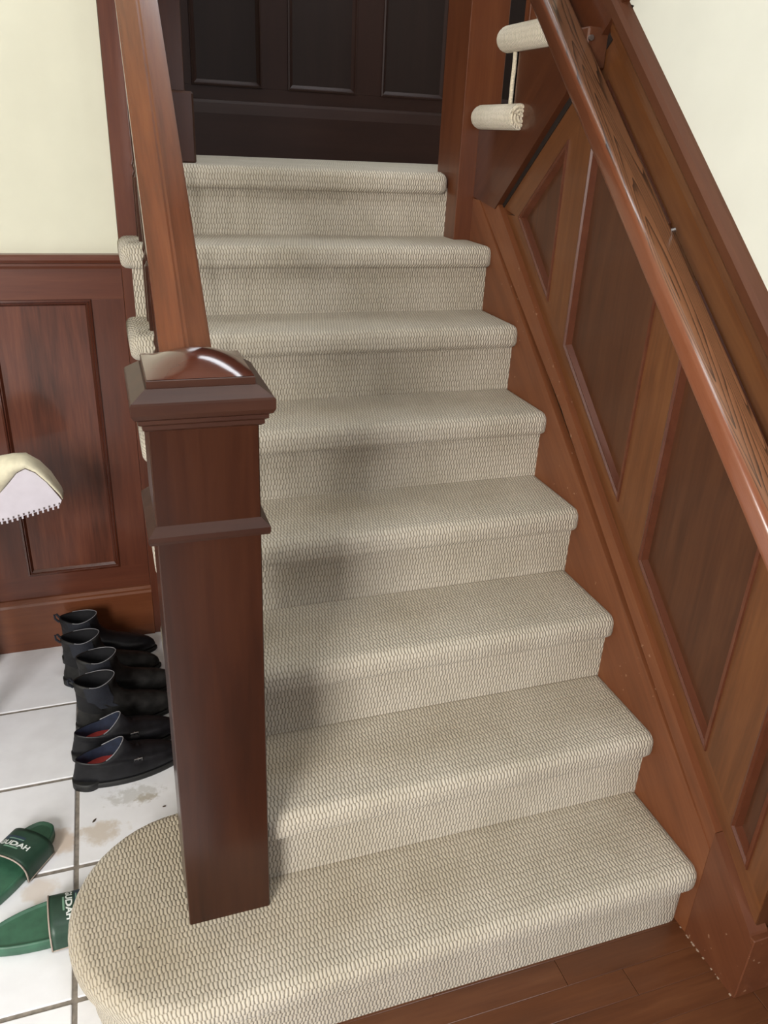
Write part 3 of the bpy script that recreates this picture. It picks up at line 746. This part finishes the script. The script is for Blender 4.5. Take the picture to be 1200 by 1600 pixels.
def slide(label, x, y, rz, L=.285):
    """toe at local origin +x end; local x from -L+.15 to .15"""
    t = thing('slide_sandal', label, 'sandal', (x, y, 0), rz, 'green slide sandals'); xt = .150
    def out(z, d=0, n=48):
        return [(p[0]-L+xt+.0, p[1], z) for p in foot_ring(d, L-d, HW-d*.8, z, n, .36, .86)]
    bm = bmesh.new(); loft(bm, [out(0, .004), out(.003, 0), out(.024, 0), out(.028, .003), out(.028, .007), out(.0235, .011)], True, True)
    obj('sole', bm, M['green'], t, local=True)
    bm = bmesh.new(); nx_, nt_ = 8, 24; x0, x1 = -.0, .092
    for off in (0, -.004):
        g = [[bm.verts.new(strap_pt(x0+(x1-x0)*i/nx_+.012*(1-(2*j/nt_-1)**2)*0, -1+2*j/nt_, off)) for j in range(nt_+1)] for i in range(nx_+1)]
        for i in range(nx_):
            for j in range(nt_): bm.faces.new((g[i][j], g[i+1][j], g[i+1][j+1], g[i][j+1])).smooth = True
        if off == 0: ga = g
    for i in (0, nx_):
        for j in range(nt_): bm.faces.new((ga[i][j], ga[i][j+1], g[i][j+1], g[i][j]))
    st = obj('strap', bm, M['green_d'], t, local=True)
    bm = bmesh.new(); tube(bm, [strap_pt(x0, -1+2*j/24, .0) for j in range(25)], .0019, 6); obj('piping', bm, M['piping'], st, local=True, smooth=True)
    bm = bmesh.new(); tube(bm, [strap_pt(x0+.092*j/8, -1, .0) for j in range(9)], .0016, 6); obj('piping', bm, M['piping'], st, local=True, smooth=True)
    hwid = HW+.006
    def wrap(bm, off):          # map (u along text, v up) to the strap
        for v in bm.verts:
            u, w = v.co.x, v.co.y; v.co = strap_pt(.036+w, .46-u*12.0, off)
    bm = text_mesh('GUDAH', .0185); bmesh.ops.triangulate(bm, faces=bm.faces)
    bmesh.ops.subdivide_edges(bm, edges=[e for e in bm.edges if e.calc_length() > .004], cuts=2)
    wrap(bm, .0009); obj('lettering', bm, M['white'], st, local=True, label='white letters GUDAH')
    for (v0, v1, u0, u1, mm, nm) in ((-.007, -.003, .018, .046, 'palegreen', 'print_line'), (.017, .030, -.008, .044, 'navyprint', 'print_patch'), (.020, .0225, .012, .044, 'palegreen', 'print_line')):
        bm = bmesh.new(); n = 14; g = [[bm.verts.new((u0+(u1-u0)*i/n, v, 0)) for v in (v0, v1)] for i in range(n+1)]
        for i in range(n): bm.faces.new((g[i][0], g[i+1][0], g[i+1][1], g[i][1]))
        wrap(bm, .0004 if nm == 'print_patch' else .0007); obj(nm, bm, M[mm], st, local=True)
    return t
slide('green slide sandal with white lettering, farther one, toe pointing at the shoes', -1.465, .556, math.radians(54))
slide('green slide sandal with white lettering, nearer one, touching the rounded bottom step', -1.362, .380, math.radians(4))

# ------------------------------------------------------------------ padded piece jutting in from the left, lying on a small table out of frame
tb = thing('side_table', 'small dark side table by the left wall, outside the picture on the left', 'table', (-1.85, 1.22, 0))
obj('tabletop', mk(-2.15, -1.56, 1.02, 1.42, .585, .61, bev=.003), M['newel_x'], tb)
for sx in (-2.12, -1.62):
    for sy in (1.05, 1.36): obj('leg', mk(sx, sx+.03, sy, sy+.03, 0, .586), M['newel_z'], tb)
pdn = thing('padded_flap', 'cream padded flap with a lilac-white underside and a toothed lower edge, at the left edge', 'cushion', (-1.6, 1.2, .611))
YP = 1.20
# lilac sheet outline (x,z) and cream band following its upper edge
topc = [(-1.75, .640), (-1.60, .655), (-1.50, .675), (-1.435, .702), (-1.412, .726), (-1.385, .757), (-1.362, .768), (-1.340, .755), (-1.315, .725), (-1.290, .682), (-1.283, .668)]
bot = [(-1.289, .655), (-1.43, .622), (-1.75, .612)]
bm = prism(topc+bot, 1, YP, YP+.004); obj('backing', bm, M['lilac'], pdn)
thk = [.11, .11, .10, .100, .080, .048, .032, .021, .017, .012, .008]
bm = bmesh.new(); L = []
for i, ((x, z), h) in enumerate(zip(topc, thk)):
    a = Vector(topc[max(0, i-1)]); b = Vector(topc[min(len(topc)-1, i+1)]); tt = (b-a).normalized(); nn = Vector((-tt.y, tt.x))
    if nn.y < 0 and i < 9: nn = -nn
    if i < 6: nn = Vector((-.15, 1))
    sec = []
    for k in range(16):
        ang = 2*PI*k/16; o_ = .5+.5*math.cos(ang); sec.append(bm.verts.new((x+nn.x*h*(o_-.12), YP+.035-.042*math.sin(ang)*(1 if h > .015 else .7), z+nn.y*h*(o_-.12))))
    L.append(sec)
for a, b in zip(L, L[1:]):
    for k in range(16): bm.faces.new((a[k], a[(k+1) % 16], b[(k+1) % 16], b[k])).smooth = True
bm.faces.new(L[0][::-1]); bm.faces.new(L[-1])
obj('padding', bm, M['creamfab'], pdn)
bmt, bmh = bmesh.new(), bmesh.new()
for k in range(16):
    s = k/15; x = -1.294-.20*s; z = .6535-.046*s+(.0)
    z = .655-.033*(-1.289-x)/.141 if x > -1.43 else .622-.0312*(-1.43-x)
    box(bmt, x-.0022, x+.0022, YP-.001, YP+.003, z-.008, z+.001); box(bmh, x+.002, x+.0065, YP-.0012, YP, z+.003, z+.0085)
obj('teeth', bmt, M['lilac'], pdn, kind='stuff'); obj('holes', bmh, M['hole'], pdn, kind='stuff')

# ------------------------------------------------------------------ crumbs
def leaf(label, x, y, rz, L, w, z=0):
    bm = bmesh.new(); n = 6; pts = [(L*(k/n-.5), w*math.sin(PI*k/n)) for k in range(n+1)]
    top_ = [bm.verts.new((a, b, .0012+.002*abs(a)/L)) for a, b in pts]; low = [bm.verts.new((a, -b*.6, .0008)) for a, b in pts[1:-1]]
    ring_ = top_+low[::-1]; bm.faces.new(ring_); r = bmesh.ops.extrude_face_region(bm, geom=list(bm.faces)); bmesh.ops.translate(bm, verts=[v for v in r['geom'] if isinstance(v, bmesh.types.BMVert)], vec=(0, 0, .0006))
    o = obj('dry_leaf', bm, M['leaf']); o.location = (x, y, z); o.rotation_euler = (0, 0, rz); o['label'] = label; o['category'] = 'leaf'; return o
leaf('dark dry leaf scrap on the white tile between slide and bottom step', -1.271, .675, .9, .016, .0035)
leaf('tiny dark crumb on the tile right at the edge of the rounded step', -1.098, .675, .1, .010, .003)
leaf('thin dark leaf scrap on the tile in front of the rounded step', -1.258, .135, -1.0, .022, .002)
leaf('small dark speck lying on the bottom carpet step, left of the post', -1.175, .135, .4, .005, .0018, RS)
